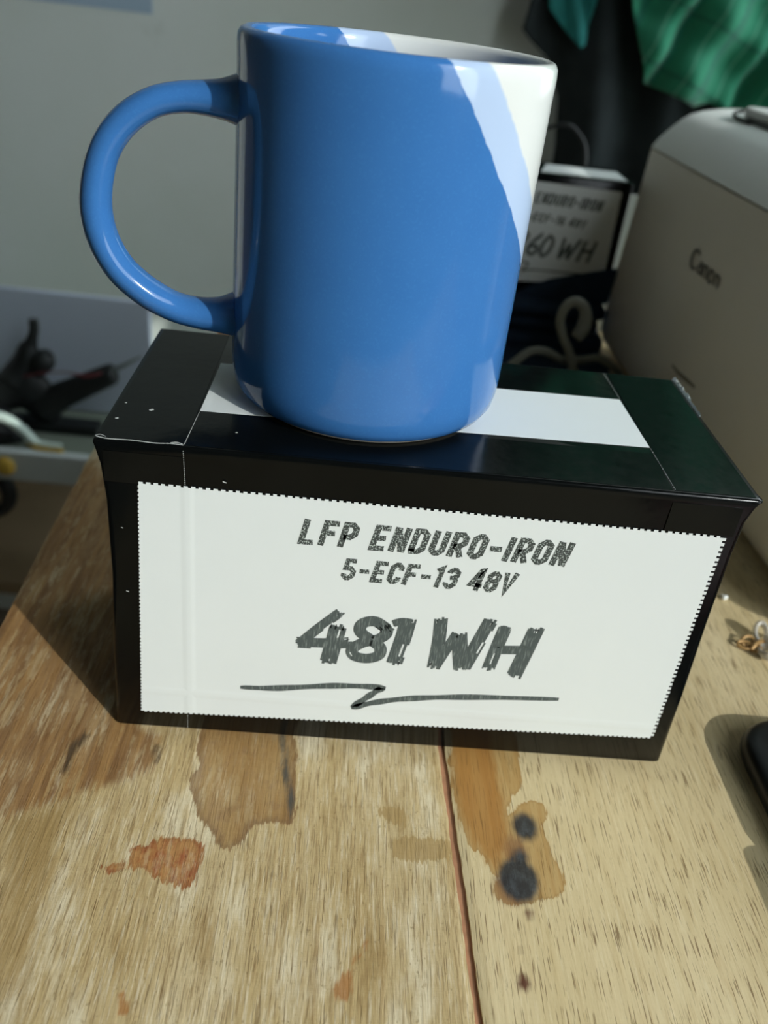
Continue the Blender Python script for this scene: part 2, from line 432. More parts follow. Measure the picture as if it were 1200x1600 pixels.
# ------------------------------------------------------------------ lettering
GW, GT = 0.50, 0.165
_a, _b, _m = GT/2, GW-GT/2, 0.5
_lo, _hi = GT/2, 1-GT/2
c1 = 0.13
OV = [(_a, _lo+c1), (_a, _hi-c1), (_a+c1, _hi), (_b-c1, _hi), (_b, _hi-c1), (_b, _lo+c1), (_b-c1, _lo), (_a+c1, _lo)]
GLYPH = {
 'L': [[(_a, 1), (_a, _lo), (GW*0.92, _lo)]],
 'F': [[(_a, 0), (_a, _hi), (GW*0.95, _hi)], [(_a, 0.52), (GW*0.85, 0.52)]],
 'E': [[(GW*0.95, _lo), (_a, _lo), (_a, _hi), (GW*0.95, _hi)], [(_a, 0.5), (GW*0.85, 0.5)]],
 'P': [[(_a, 0), (_a, _hi), (_b-c1, _hi), (_b, _hi-c1), (_b, 0.42+c1), (_b-c1, 0.42), (_a, 0.42)]],
 'R': [[(_a, 0), (_a, _hi), (_b-c1, _hi), (_b, _hi-c1), (_b, 0.45+c1), (_b-c1, 0.45), (_a, 0.45)], [(_a+0.14, 0.45), (_b+0.02, 0)]],
 'N': [[(_a, 0), (_a, 1)], [(_a+0.02, 0.98), (_b-0.02, 0.02)], [(_b, 0), (_b, 1)]],
 'D': [[(_a, _lo), (_a, _hi), (_b-c1, _hi), (_b, _hi-c1), (_b, _lo+c1), (_b-c1, _lo), (_a-0.08, _lo)]],
 'U': [[(_a, 1), (_a, _lo+c1), (_a+c1, _lo), (_b-c1, _lo), (_b, _lo+c1), (_b, 1)]],
 'O': [OV+['c']],
 'I': [[(_a, 0), (_a, 1)]],
 '-': [[(0.02, 0.47), (0.40, 0.47)]],
 'C': [[(_b, 0.66), (_b, _hi-c1), (_b-c1, _hi), (_a+c1, _hi), (_a, _hi-c1), (_a, _lo+c1), (_a+c1, _lo), (_b-c1, _lo), (_b, _lo+c1), (_b, 0.34)]],
 '5': [[(_b, _hi), (_a, _hi), (_a, 0.56), (_b-c1, 0.56), (_b, 0.56-c1), (_b, _lo+c1), (_b-c1, _lo), (_a+c1, _lo), (_a, _lo+c1), (_a, 0.3)]],
 '1': [[(0.02, 0.80), (0.20, _hi+0.02), (0.20, 0)]],
 '3': [[(_a, 0.74), (_a, _hi-c1), (_a+c1, _hi), (_b-c1, _hi), (_b, _hi-c1), (_b, 0.62), (_b-0.10, 0.52), (_b, 0.42), (_b, _lo+c1), (_b-c1, _lo), (_a+c1, _lo), (_a, _lo+c1), (_a, 0.28)], [(0.17, 0.52), (_b-0.08, 0.52)]],
 '4': [[(0.36, 0), (0.36, 1), (0.30, 0.98), (_a-0.02, 0.30), (GW+0.03, 0.27)]],
 '8': [[(_a, _lo+c1), (_a, 0.42), (_a+0.07, 0.52), (_a, 0.62), (_a, _hi-c1), (_a+c1, _hi), (_b-c1, _hi), (_b, _hi-c1), (_b, 0.62), (_b-0.07, 0.52), (_b, 0.42), (_b, _lo+c1), (_b-c1, _lo), (_a+c1, _lo), 'c'], [(_a+0.06, 0.52), (_b-0.06, 0.52)]],
 '6': [[(_b, 0.74), (_b, _hi-c1), (_b-c1, _hi), (_a+c1, _hi), (_a, _hi-c1), (_a, _lo+c1), (_a+c1, _lo), (_b-c1, _lo), (_b, _lo+c1), (_b, 0.56-c1), (_b-c1, 0.56), (_a, 0.56)]],
 'V': [[(_a-0.03, 1), (0.25, 0.03), (_b+0.03, 1)]],
}
ADV = {'I': 0.17, '-': 0.42, '1': 0.30, ' ': 0.24}


def write(mb, text, x0, z0, x1, z1, h, slant, to3, gap=0.13):
    """slanted condensed capitals from (x0, z0) to (x1, z1) on a face"""
    tot = sum(ADV.get(ch, GW)+gap for ch in text)-gap
    length = math.hypot(x1-x0, z1-z0)-slant*h; k = length/tot
    dx, dz = (x1-x0)/math.hypot(x1-x0, z1-z0), (z1-z0)/math.hypot(x1-x0, z1-z0)
    u = 0.0
    for ch in text:
        for st in GLYPH.get(ch, []):
            cl = st[-1] == 'c'; pts = [p for p in st if p != 'c']
            out = []
            for gx, gz in pts:
                a = (u+gx)*k+gz*h*slant; b = gz*h
                out.append((x0+dx*a-dz*b, z0+dz*a+dx*b))
            mb.ribbon(out, GT*0.62*(k*0.55+h*0.45), to3, closed=cl)
        u += ADV.get(ch, GW)+gap
    return mb


def brush(mb, pts, hw, to3, rnd, strands=7, rag=0.06, dry=0.12):
    """dry-brush stroke: a bundle of hair strands with ragged ends"""
    P = catmull([(x, z, 0) for x, z in pts], 7)
    P = [Vector((p[0], p[1])) for p in P]; n = len(P)
    L = sum((P[i+1]-P[i]).length for i in range(n-1))
    for s in range(strands):
        o = ((s+0.5)/strands*2-1)*hw
        sw = hw/strands*(1.25 if 0 < s < strands-1 else rnd.uniform(0.7, 1.2))
        ext0 = rnd.uniform(-rag, rag*0.8); ext1 = rnd.uniform(-rag, rag*0.8)
        Q = []
        for i, p in enumerate(P):
            d = (P[min(i+1, n-1)]-P[max(i-1, 0)]).normalized()
            q = p+Vector((-d.y, d.x))*o
            if i == 0: q = q-d*ext0*L
            if i == n-1: q = q+d*ext1*L
            Q.append(q)
        if (s in (0, strands-1) or rnd.random() < 0.18) and rnd.random() < dry*3 and n > 8:
            c = rnd.randint(2, n-5)                                   # a hair that skips
            for part in (Q[:c], Q[c+2:]):
                if len(part) > 1: mb.ribbon([tuple(q) for q in part], sw, to3)
        else: mb.ribbon([tuple(q) for q in Q], sw, to3)


def ink_material(name, col, grunge):
    t = NT(name)
    f = t.noise((1900, 1900, 1900), 3, 0.6)
    t.set(color=t.mix(t.step(f, 0.54, 0.60) if grunge else t.math('MULTIPLY', t.step(t.noise((2500, 300, 260), 2), 0.5, 0.75), 0.35), col, lin(188, 198, 192)), rough=0.7, spec=0.2)
    return t.m


m_grunge = ink_material('speckled_ink', lin(66, 71, 68), True)
m_ink = ink_material('brush_ink', lin(80, 88, 86), False)


def paper_material():
    t = NT('label_paper')
    x = t.n('ShaderNodeSeparateXYZ', {0: t.co()})
    rx = t.step(t.math('ABSOLUTE', t.math('ADD', x.outputs[0], 0.0655)), 0.0022, 0.0004)
    rz = t.step(t.math('ABSOLUTE', t.math('ADD', x.outputs[2], -0.0165)), 0.0022, 0.0004)
    n = t.noise((60, 60, 60), 4)
    t.bump(t.math('ADD', t.math('MULTIPLY', t.math('MAXIMUM', rx, rz), 0.5), t.math('MULTIPLY', n, 0.35)), 0.0006, 0.3)
    return t.set(color=t.mix(n, (0.72, 0.765, 0.75, 1), (0.75, 0.79, 0.775, 1)), rough=0.45, spec=0.35)


def tape_material():
    t = NT('black_tape')
    n = t.noise((55, 55, 55), 4); s = t.noise((260, 260, 260), 3, 0.6, 4.0)
    t.bump(t.math('MULTIPLY_ADD', s, 0.15, n), 0.0007, 0.22)
    return t.set(color=t.mix(n, (0.0018, 0.0024, 0.0024, 1), (0.004, 0.005, 0.005, 1)), rough=t.math('MULTIPLY_ADD', s, 0.16, 0.09), spec=0.16)


m_paper = paper_material(); m_tape = tape_material()
m_scuff_glint = simple('scuff_and_glint_white', lin(190, 194, 190), 0.6, 0.3, 0.1, 500)


def toothed_label(corners, pitch, depth, to3, t, seed):
    """paper quad whose sides end in small square teeth (corner order: TL TR BR BL)"""
    rnd = random.Random(seed); mb = MB(); C4 = [Vector(c) for c in corners]
    D = [(C4[(i+1) % 4]-C4[i]).normalized() for i in range(4)]; N = [Vector((d.y, -d.x)) for d in D]
    inn = []
    for i in range(4):                                               # inner corners: offset lines of sides i-1 and i
        inn.append(C4[i]+N[i]*depth[i]+N[i-1]*depth[i-1])
    def slab(P):
        v = [to3(p[0], p[1], 0) for p in P]+[to3(p[0], p[1], t) for p in P]
        mb.add(v, [(3, 2, 1, 0), (4, 5, 6, 7)]+[(k, (k+1) % 4, 4+(k+1) % 4, 4+k) for k in range(4)])
    slab(inn)
    for i in range(4):
        a, b = inn[i], inn[(i+1) % 4]; d = (b-a); L = d.length; d.normalize(); k = int(L/pitch[i]); p = L/k
        for j in range(k):
            s0 = j*p; s1 = s0+p*rnd.uniform(0.50, 0.62); e = -N[i]*depth[i]*rnd.uniform(0.85, 1.1)
            slab([a+d*s0, a+d*s1, a+d*s1+e, a+d*s0+e])
    return mb


def flat_poly(outline, to3, t):
    n = len(outline)
    v = [to3(x, z, 0) for x, z in outline]+[to3(x, z, t) for x, z in outline]
    f = [tuple(range(n)), tuple(range(2*n-1, n-1, -1))]+[(i, (i+1) % n, n+(i+1) % n, n+i) for i in range(n)]
    me = MB(); me.v = v; me.f = f
    return me


# ------------------------------------------------------------------ the large battery box
BOX = thing('battery_box', (0, 0, 0), 'large black taped box with white 481 WH label, standing under the blue mug', 'box')
HB = 0.1038
lv = [  # z, x left, x right, y front, y back, corner radius
 (0.0000, -0.0888, 0.0903, 0.0006, 0.083, 0.0016), (0.0008, -0.0896, 0.0911, 0.0000, 0.0838, 0.0018), (0.030, -0.0888, 0.0905, 0.0, 0.0838, 0.0018),
 (0.060, -0.0876, 0.0893, 0.0, 0.0838, 0.0018), (0.085, -0.0878, 0.0887, 0.0, 0.0838, 0.0018), (0.096, -0.0887, 0.0889, 0.0, 0.0838, 0.0016),
 (0.1010, -0.0896, 0.0899, -0.0002, 0.0838, 0.0010), (0.1030, -0.0900, 0.0908, -0.0004, 0.0838, 0.0007), (0.1036, -0.0898, 0.0907, -0.0001, 0.0836, 0.0007), (HB, -0.0891, 0.0900, 0.0007, 0.0829, 0.0007)]
bb = MB(); bb.loops([rrect(a, b, c, d, r, z, 4) for z, a, b, c, d, r in lv])
bb.build('body', m_tape, BOX, True, 50)
front = lambda x, z, h: (x, -0.00005-h, z)


def shift(f, d): return lambda a, b, h: f(a, b, h+d)


topf = lambda x, y, h: (x, y, HB+h)
for x0, x1 in ((-0.0885, -0.0664), (0.0664, 0.0893)):                # the two end bands of tape
    tb = MB(); s = 1 if x0 > 0 else -1
    tb.box((x0, 0.0010, HB), (x1, 0.0826, HB+0.00014)).box((min(x0, x1)+(0.001 if s < 0 else 0), -0.00032, 0.0915), (max(x0, x1)-(0.003 if s > 0 else 0), 0.0002, 0.1008))
    tb.build('tape_band', m_tape, BOX)
MB().box((-0.0660, 0.0010, HB), (0.0660, 0.0222, HB+0.00008)).build('edge_tape', m_tape, BOX)
st = flat_poly([(-0.0659, 0.0221), (-0.0655, 0.0578), (0.0654, 0.0602), (0.0662, 0.0262)], topf, 0.00012)
st.build('top_paper', m_paper, BOX)
LC = [(-0.0787, 0.0922), (0.0846, 0.0914), (0.0854, 0.0116), (-0.0810, 0.0071)]
LAB = toothed_label(LC, (0.0020, 0.0017, 0.0016, 0.0013), (0.00055, 0.0009, 0.0004, 0.00025), shift(front, 0.00026), 0.00012, 5).build('label', m_paper, BOX)
pf = shift(front, 0.00039)
mb = MB(); write(mb, 'LFP ENDURO-IRON', -0.0349, 0.0768, 0.0428, 0.0767, 0.0083, 0.20, pf); mb.build('heading_lettering', m_grunge, LAB)
mb = MB(); write(mb, '5-ECF-13 48V', -0.0222, 0.0656, 0.0290, 0.0655, 0.0074, 0.20, pf); mb.build('model_lettering', m_grunge, LAB)
BR = {
 '4a': ([(-21.0,53.6),(-26.6,47.4),(-32.0,40.9)], 1.5), '4b': ([(-32.8,40.8),(-25.2,41.1),(-17.2,42.3)], 1.9), '4c': ([(-21.1,48.6),(-22.1,41.5),(-23.2,33.6)], 2.3),
 '8': ([(-7.0,49.0),(-10.5,51.2),(-14.0,50.0),(-14.4,46.9),(-11.0,44.0),(-7.9,41.3),(-8.1,38.1),(-11.5,36.5),(-15.4,37.2),(-16.2,39.9),(-13.4,42.6),(-8.7,44.6),(-6.6,47.2),(-7.6,50.0)], 1.7),
 '1a': ([(-4.9,51.0),(-2.4,52.0),(0.6,51.9)], 1.2), '1b': ([(-0.7,52.6),(-1.5,44.8),(-3.1,34.8)], 2.3),
 'W1': ([(9.0,54.0),(9.5,45.9),(9.4,35.1)], 1.8), 'W2': ([(9.9,35.4),(12.1,42.0),(14.5,49.0)], 1.4), 'W3': ([(15.2,49.1),(16.4,43.1),(18.0,35.3)], 2.2), 'W4': ([(18.7,35.8),(21.3,45.4),(23.9,55.1)], 2.0),
 'H1': ([(28.7,53.1),(27.5,45.4),(26.3,36.1)], 1.9), 'H2': ([(38.0,53.5),(36.5,44.5),(34.7,34.2)], 2.2), 'H3': ([(27.3,44.0),(32.1,44.4),(36.6,44.9)], 1.5)}
rnd = random.Random(11); mb = MB()
for k, (pts, hw) in BR.items(): brush(mb, [(x/1000, z/1000) for x, z in pts], hw*1.12/1000, pf, rnd)
mb.build('capacity_lettering', m_ink, LAB)
UL = [(-49.8,20.7),(-38.9,21.4),(-20.3,24.3),(-6.3,25.0),(-7.2,23.4),(-10.6,19.6),(-13.6,15.9),(-7.4,18.4),(3.7,21.3),(22.5,23.8),(50.8,25.8)]


def flourish(mb, pts, hw, to3):
    P = catmull([(x, z, 0) for x, z in pts], 8); n = len(P)
    W = [hw*min(1, 0.55+6*min(i, n-1-i)/n)*(1+0.12*math.sin(i*0.9)) for i in range(n)]
    mb.ribbon([(p[0], p[1]) for p in P], W, to3)


mb = MB(); flourish(mb, [(x/1000, z/1000) for x, z in UL], 0.00112, pf); mb.build('underline_flourish', m_ink, LAB)
# white perforation and scuffed edges of the tape, plus a drawn edge highlight
mb = MB(); rnd = random.Random(3)


def dashes(mb, a, b, to3, n, hw, fill=0.6):
    a, b = Vector(a), Vector(b)
    for i in range(n):
        p = a+(b-a)*(i/n); q = a+(b-a)*((i+fill*rnd.uniform(0.6, 1.2))/n)
        mb.ribbon([tuple(p), tuple(q)], hw*rnd.uniform(0.5, 1.0), to3)


dashes(mb, (-0.0664, 0.1029), (-0.0660, 0.0922), shift(front, 0.00042), 17, 0.00010)
dashes(mb, (-0.0663, 0.0070), (-0.0663, 0.0012), shift(front, 0.0004), 8, 0.00009)
dashes(mb, (-0.0664, 0.0012), (-0.0659, 0.0215), shift(topf, 0.00016), 20, 0.00012, 0.8)
dashes(mb, (0.0665, 0.0012), (0.0662, 0.0258), shift(topf, 0.00016), 22, 0.00012, 0.45)
dashes(mb, (0.0655, 0.0610), (0.0650, 0.0826), shift(topf, 0.00016), 14, 0.00011, 0.5)
d = mb.build('perforation_dashes', m_scuff_glint, BOX); d['kind'] = 'stuff'
mb = MB()
scuff = [(-0.0893, 0.0012), (-0.086, 0.0004), (-0.080, 0.0007), (-0.074, 0.0003), (-0.070, 0.0008), (-0.0664, 0.0006)]
P = catmull([(x, y, 0) for x, y in scuff], 6)
mb.ribbon([(p[0], p[1]) for p in P], [0.00013+0.00012*abs(math.sin(i*1.7)) for i in range(len(P))], shift(topf, 0.0002))
P = catmull([(-0.0700, 0.0012, 0), (-0.0685, 0.0018, 0), (-0.0668, 0.0010, 0)], 5)
mb.ribbon([(p[0], p[1]) for p in P], 0.00018, shift(topf, 0.0002))
P = catmull([(-0.0896, 0.0014, 0), (-0.0886, 0.0024, 0), (-0.0868, 0.0014, 0)], 5)
mb.ribbon([(p[0], p[1]) for p in P], 0.00010, shift(topf, 0.0002))
P = catmull([(-0.010, 0.00055, 0), (0.010, 0.0006, 0), (0.030, 0.00045, 0), (0.050, 0.0005, 0), (0.0664, 0.0006, 0), (0.0780, 0.0004, 0), (0.0868, 0.0002, 0)], 14)  # broken white line imitating the sun glint along the front top edge
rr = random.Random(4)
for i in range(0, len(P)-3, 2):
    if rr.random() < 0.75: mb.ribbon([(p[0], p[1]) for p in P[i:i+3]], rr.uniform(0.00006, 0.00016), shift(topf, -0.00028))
for x, y, r in ((-0.0790, 0.0195, 0.0006), (-0.0868, 0.0125, 0.0004), (-0.0868, 0.0225, 0.0003), (-0.0540, 0.0105, 0.0003)):
    mb.ribbon([(x-r, y-r*0.3), (x+r, y+r*0.5)], r*0.5, shift(topf, 0.0002)); mb.ribbon([(x, y-r), (x+r*0.2, y+r)], r*0.35, shift(topf, 0.0002))
for x, z, r in ((-0.0555, 0.0945, 0.0005), (-0.0830, 0.0550, 0.0004), (-0.0835, 0.0770, 0.0003)):
    mb.ribbon([(x-r, z+r*0.3), (x+r, z-r*0.4)], r*0.3, shift(front, 0.0004))
d = mb.build('edge_scuffs_and_glint', m_scuff_glint, BOX); d['kind'] = 'stuff'
# crumpled tape film sticking out at the back right edge, and the folded tip of the front corner
m_film = NT('clear_film'); m_film.set(color=(0.75, 0.82, 0.82, 1), rough=0.12, spec=0.6, trans=0.6, ior=1.45); m_film = m_film.m
rnd = random.Random(8)
fv, ff = [], []
n = 22
for i in range(n):
    y = 0.0838-0.030*i/(n-1)
    o = 0.0004+0.0022*abs(math.sin(i*1.3+0.6))*rnd.uniform(0.4, 1.0)*(1.0 if i < 12 else 0.25)
    fv += [(0.0898, y, HB-0.0008), (0.0906+o*0.5, y, HB+0.0003+0.6*o*rnd.random()), (0.0908+o, y+0.0006*rnd.random(), HB-0.0006)]
for i in range(n-1):
    a = 3*i; b = a+3
    ff += [(a, a+1, b+1, b), (a+1, a+2, b+2, b+1)]
o = mesh_obj('crumpled_film', fv, ff, m_film, BOX)
md = o.modifiers.new('solid', 'SOLIDIFY'); md.thickness = 0.0002
tip = MB().tube([(0.0880, -0.0001, HB-0.0010), (0.0900, -0.0002, HB-0.0008), (0.0909, 0.0004, HB-0.0005), (0.0910, 0.0022, HB-0.0006), (0.0907, 0.0060, HB-0.0008)], [0.0004, 0.0004, 0.0003, 0.0003, 0.0002], 8, 5, up=(0, 0, 1))
tip.build('tape_fold', m_tape, BOX, True)

# ------------------------------------------------------------------ mug
MUG_C = (-0.01958, 0.04765, HB+0.00016)
MUG = thing('mug', MUG_C, 'glossy blue ceramic mug with a pale blue and white dipped side, standing on the box', 'mug')
R, HM = 0.04074, 0.0962


def glaze_material():
    t = NT('dipped_glaze')
    wob = t.noise((120, 120, 120), 3); wob2 = t.noise((700, 700, 700), 2, 0.5, 3.0)

    def plane(n, d):
        v = t.n('ShaderNodeVectorMath', {0: t.co(), 1: n}, operation='DOT_PRODUCT').outputs['Value']
        v = t.math('SUBTRACT', v, d)
        v = t.math('MULTIPLY_ADD', t.math('SUBTRACT', wob, 0.5), 0.0022, v)
        return t.math('MULTIPLY_ADD', t.math('SUBTRACT', wob2, 0.5), 0.0002, v)
    a = plane((0.750, 0.274, 0.602), 0.0544); b = plane((0.758, 0.243, 0.605), 0.0647)
    n = t.noise((90, 90, 90), 4); mott = t.noise((1400, 1400, 1400), 2, 0.5, 8.0)
    blue = t.mix(n, (0.040, 0.160, 0.430, 1), (0.047, 0.182, 0.470, 1))
    blue = t.mix(t.math('MULTIPLY', t.step(mott, 0.5, 0.75), 0.22), blue, (0.068, 0.24, 0.56, 1))
    pale = (0.46, 0.59, 0.80, 1); white = (0.74, 0.77, 0.745, 1)
    c = t.mix(t.step(a, -0.0001, 0.0004), blue, pale)
    c = t.mix(t.step(b, -0.0006, 0.0004), c, white)
    t.bump(t.math('MULTIPLY_ADD', t.step(a, -0.0006, 0.0008), 0.3, n), 0.0005, 0.10)
    return t.set(color=c, rough=0.10, spec=0.5, ior=1.45)


m_glaze = glaze_material()
prof = [(0.0, 0.0030), (0.024, 0.0030), (0.0290, 0.0026), (0.0305, 0.0010), (0.0362, 0.0008), (0.0384, 0.0019), (0.0398, 0.0042), (0.0405, 0.0080), (R, 0.0130),
        (R, 0.030), (R, 0.050), (R, 0.070), (R, 0.0880), (R+0.0001, 0.0925), (R-0.0001, 0.0947), (R-0.0008, 0.0958), (R-0.0019, HM), (R-0.0030, 0.0957), (R-0.0037, 0.0946), (R-0.0041, 0.0920),
        (R-0.0041, 0.070), (R-0.0041, 0.040), (R-0.0041, 0.014), (R-0.006, 0.0085), (R-0.010, 0.0060), (0.018, 0.0052), (0.0, 0.0050)]
MB().lathe(prof, 128).build('body', m_glaze, MUG, True)
m_bisque = simple('unglazed_clay', lin(196, 186, 168), 0.85, 0.1, 0.1, 300)
MB().lathe([(0.0306, 0.0012), (0.0308, 0.0002), (0.0313, 0.0), (0.0352, 0.0), (0.0358, 0.0002), (0.0361, 0.0010), (0.0335, 0.0014)], 96).build('foot_ring', m_bisque, MUG, True)
hc = [(0.0394, 0.0790), (0.0440, 0.0788), (0.0490, 0.0787), (0.0545, 0.0783), (0.0608, 0.0767), (0.0668, 0.0731), (0.0716, 0.0681), (0.0749, 0.0619), (0.0769, 0.0537), (0.0770, 0.0464), (0.0751, 0.0393), (0.0710, 0.0325), (0.0643, 0.0268), (0.0571, 0.0232), (0.0505, 0.0218), (0.0445, 0.0216), (0.0396, 0.0220)]
hr = [0.0066, 0.0050, 0.0042, 0.0038, 0.0037, 0.0038, 0.0039, 0.0040, 0.0042, 0.0043, 0.0043, 0.0043, 0.0043, 0.0042, 0.0044, 0.0050, 0.0064]
az = math.radians(187)
hp = [(s*math.cos(az), s*math.sin(az), z) for s, z in hc]
MB().tube(hp, hr, 28, 6, up=(math.sin(az), -math.cos(az), 0), flat=1.32).build('handle', m_glaze, MUG, True)

# ------------------------------------------------------------------ printer
PR = thing('printer', (0.3355, 0.2465, 0), 'pale grey desktop printer with a white lid, right of the battery box', 'printer')
PR.rotation_euler.z = 0.042
m_shell = simple('grey_plastic', lin(218, 213, 200), 0.45, 0.35, 0.05, 25)
m_white_p = simple('white_plastic', lin(242, 246, 243), 0.4, 0.4, 0.03, 25)
m_dkgrey = simple('dark_grey_plastic', lin(66, 70, 66), 0.5, 0.35, 0.08, 80)
X0, X1, Y0, Y1 = -0.169, 0.169, -0.1695, 0.1695
L = []
for z, i, r in ((0.006, 0.004, 0.010), (0.008, 0.000, 0.012), (0.016, -0.0025, 0.013), (0.060, -0.0020, 0.014), (0.110, -0.0005, 0.014), (0.1390, 0.0, 0.014)): L.append(rrect(X0+i, X1-i, Y0+i, Y1-i, r, z, 6))
MB().loops(L).build('body', m_shell, PR, True, 50)
L = []
for z, i, r in ((0.1395, 0.0012, 0.014), (0.1403, 0.0, 0.014), (0.1460, 0.0035, 0.014), (0.1530, 0.0100, 0.012), (0.1585, 0.0162, 0.010), (0.1612, 0.0205, 0.009), (0.1640, 0.0280, 0.008), (0.1665, 0.040, 0.008), (0.1685, 0.058, 0.008), (0.1700, 0.090, 0.008)): L.append(rrect(X0+i, X1-i, Y0+i*0.2, Y1-i*0.12, r, z, 6))
MB().loops(L).build('top_cover', m_white_p, PR, True, 60)
LID = MB().loops([rrect(X0+0.036, X1-0.033, Y0+0.03, Y1-0.048, 0.006, z, 5) for z in (0.1640, 0.1718)]+[rrect(X0+0.0375, X1-0.0345, Y0+0.0315, Y1-0.0495, 0.005, 0.1728, 5)]).build('scanner_lid', m_white_p, PR, True, 40)
MB().box((X0+0.0335, Y0+0.05, 0.1635), (X0+0.0375, Y1-0.062, 0.1680)).build('lid_gap_strip', m_dkgrey, LID)
MB().tube([(X0+0.032, Y1-0.072, 0.1660), (X0+0.031, Y1-0.052, 0.1665), (X0+0.037, Y1-0.044, 0.1690), (X0+0.060, Y1-0.043, 0.1715), (X0+0.12, Y1-0.043, 0.1725)], 0.0012, 8, 5, up=(0, 0, 1)).build('lid_hinge_bar', m_dkgrey, LID, True)
side = lambda u, v, h: (X0-0.0014-h, 0.0470-u, 0.0945+0.80*v)           # left side, reading towards the camera
mb = MB()


def ellpts(cx, cy, rx, ry, a0, a1, n=14): return [(cx+rx*math.cos(math.radians(a0+(a1-a0)*i/n)), cy+ry*math.sin(math.radians(a0+(a1-a0)*i/n))) for i in range(n+1)]


def wv(n, lo, hi): return [lo+(hi-lo)*abs(math.sin(math.pi*i/n)) for i in range(n+1)]


mb.ribbon(ellpts(0.0062, 0.0065, 0.0052, 0.0062, 48, 325), wv(14, 0.0003, 0.0015), side)
mb.ribbon(ellpts(0.0062, 0.0105, 0.0050, 0.0024, 20, 90), 0.0005, side)
for ox in (0.0125,):
    mb.ribbon(ellpts(ox+0.0026, 0.0030, 0.0022, 0.0026, 0, 360), wv(14, 0.0003, 0.0009), side)
    mb.ribbon([(ox+0.0052, 0.0), (ox+0.0052, 0.0062), (ox+0.0035, 0.0078), (ox+0.0010, 0.0072)], [0.0010, 0.0010, 0.0006, 0.0005], side)
for ox in (0.0203, 0.0370):
    mb.ribbon([(ox, 0.0), (ox, 0.0080)], 0.0010, side)
    mb.ribbon([(ox, 0.0056), (ox+0.0022, 0.0078), (ox+0.0048, 0.0066), (ox+0.0050, 0.0)], [0.0004, 0.0006, 0.0010, 0.0010], side)
mb.ribbon(ellpts(0.0312, 0.0038, 0.0028, 0.0038, 0, 360), wv(14, 0.0005, 0.0012), side)
mb.build('brand_lettering', simple('printed_grey', lin(96, 94, 86), 0.5, 0.3), PR)
slot = lambda u, v, h: (X0-0.0021-h, 0.0280-u, 0.0420+v)
MB().ribbon([(0, 0.0), (0.010, -0.0004), (0.024, 0.0008), (0.036, 0.0018)], [0.0006, 0.0011, 0.0012, 0.0007], slot, t=0.0003).build('side_slot', simple('slot_shadow_grey', lin(120, 114, 98), 0.6, 0.2), PR)
for x in (-0.14, 0.14):
    for y in (-0.135, 0.135): MB().lathe([(0.009, 0.0), (0.010, 0.001), (0.010, 0.0062)], 20, (x, y, 0)).build('foot', m_dkgrey, PR, True, 40)

# ------------------------------------------------------------------ second battery box on folded cloth
CL = thing('folded_cloth', (0.100, 0.435, 0), 'dark navy folded cloth lying under the smaller battery box', 'cloth')
m_navy = simple('navy_fabric_and_shade', lin(40, 54, 70), 0.9, 0.1, 0.3, 120)
for k, (z0, z1, e) in enumerate(((0.0, 0.0125, 0.0), (0.0125, 0.024, 0.004), (0.024, 0.0345, 0.001))):
    LL = []
    for z, i in ((z0, 0.004), (z0+0.002, 0.0005), ((z0+z1)/2, 0.0), (z1-0.002, 0.0008), (z1, 0.005)):
        lp = rrect(-0.075+i+e, 0.058-i-e, -0.052+i+e*0.6, 0.014-i-e, 0.010, z, 4)
        LL.append([(x+0.0015*math.sin(y*90+k), y+0.002*math.sin(x*110+k*2), z) for x, y, z in lp])
    MB().loops(LL).build('fold', m_navy, CL, True, 60)
MB().loops([[(x+0.002*math.sin(y*80), y+0.003*math.sin(x*90), z) for x, y, z in rrect(-0.085, 0.0545, -0.185, -0.045, 0.006, zz, 4)] for zz in (0.0, 0.0022, 0.0030)]).build('spread_edge_shade', m_navy, CL, True, 60)  # thin sheet added to darken the shaded table under the cables
B2 = thing('battery_box', (0.1085, 0.400, 0.0346), 'smaller black taped box with white 260 WH label behind the mug', 'box')
H2 = 0.0815
bb = MB()
bb.loops([rrect(-0.052+i, 0.0470-i, i, 0.050-i, 0.0015, z, 3) for z, i in ((0, 0.0008), (0.001, 0), (H2-0.0008, 0), (H2, 0.0008))])
bb.build('body', m_tape, B2, True, 50)
f2 = lambda x, z, h: (x, -0.0001-h, z)
t2 = lambda x, y, h: (x, y, H2+h)
flat_poly([(-0.0155, 0.005), (-0.006, 0.038), (0.0440, 0.038), (0.0440, 0.006)], t2, 0.0002).build('top_paper', m_paper, B2)
L2 = toothed_label([(-0.044, 0.0768), (0.0405, 0.0755), (0.0420, 0.0120), (-0.045, 0.0080)], (0.0016,)*4, (0.0004, 0.0004, 0.0003, 0.0003), f2, 0.00015, 9).build('label', m_paper, B2)
p2 = shift(f2, 0.0002)
mb = MB(); write(mb, 'LFP ENDURO-IRON', -0.0335, 0.0630, 0.0302, 0.0612, 0.0075, 0.2, p2); mb.build('heading_lettering', m_grunge, L2)
mb = MB(); write(mb, '6-ECF-16 48V', -0.0240, 0.0510, 0.0215, 0.0490, 0.0058, 0.2, p2); mb.build('model_lettering', m_grunge, L2)
mb = MB(); rnd = random.Random(21)
G2 = [([(0, .75), (.12, .97), (.34, .92), (.36, .66), (.05, .04), (.42, .06)], 0),
      ([(.40, .96), (.12, .55), (.05, .2), (.22, .02), (.40, .16), (.34, .42), (.12, .38)], .52),
      ([(.24, .98), (.06, .62), (.08, .18), (.24, .02), (.42, .3), (.42, .75), (.24, .98)], 1.02),
      ([(.0, 1), (.06, .02)], 1.85), ([(.08, .05), (.30, .72)], 1.85), ([(.30, .72), (.38, .03)], 1.85), ([(.40, .05), (.66, 1.0)], 1.85),
      ([(.04, 1), (.0, .0)], 2.68), ([(.46, 1), (.42, 0)], 2.68), ([(.02, .5), (.44, .54)], 2.68)]
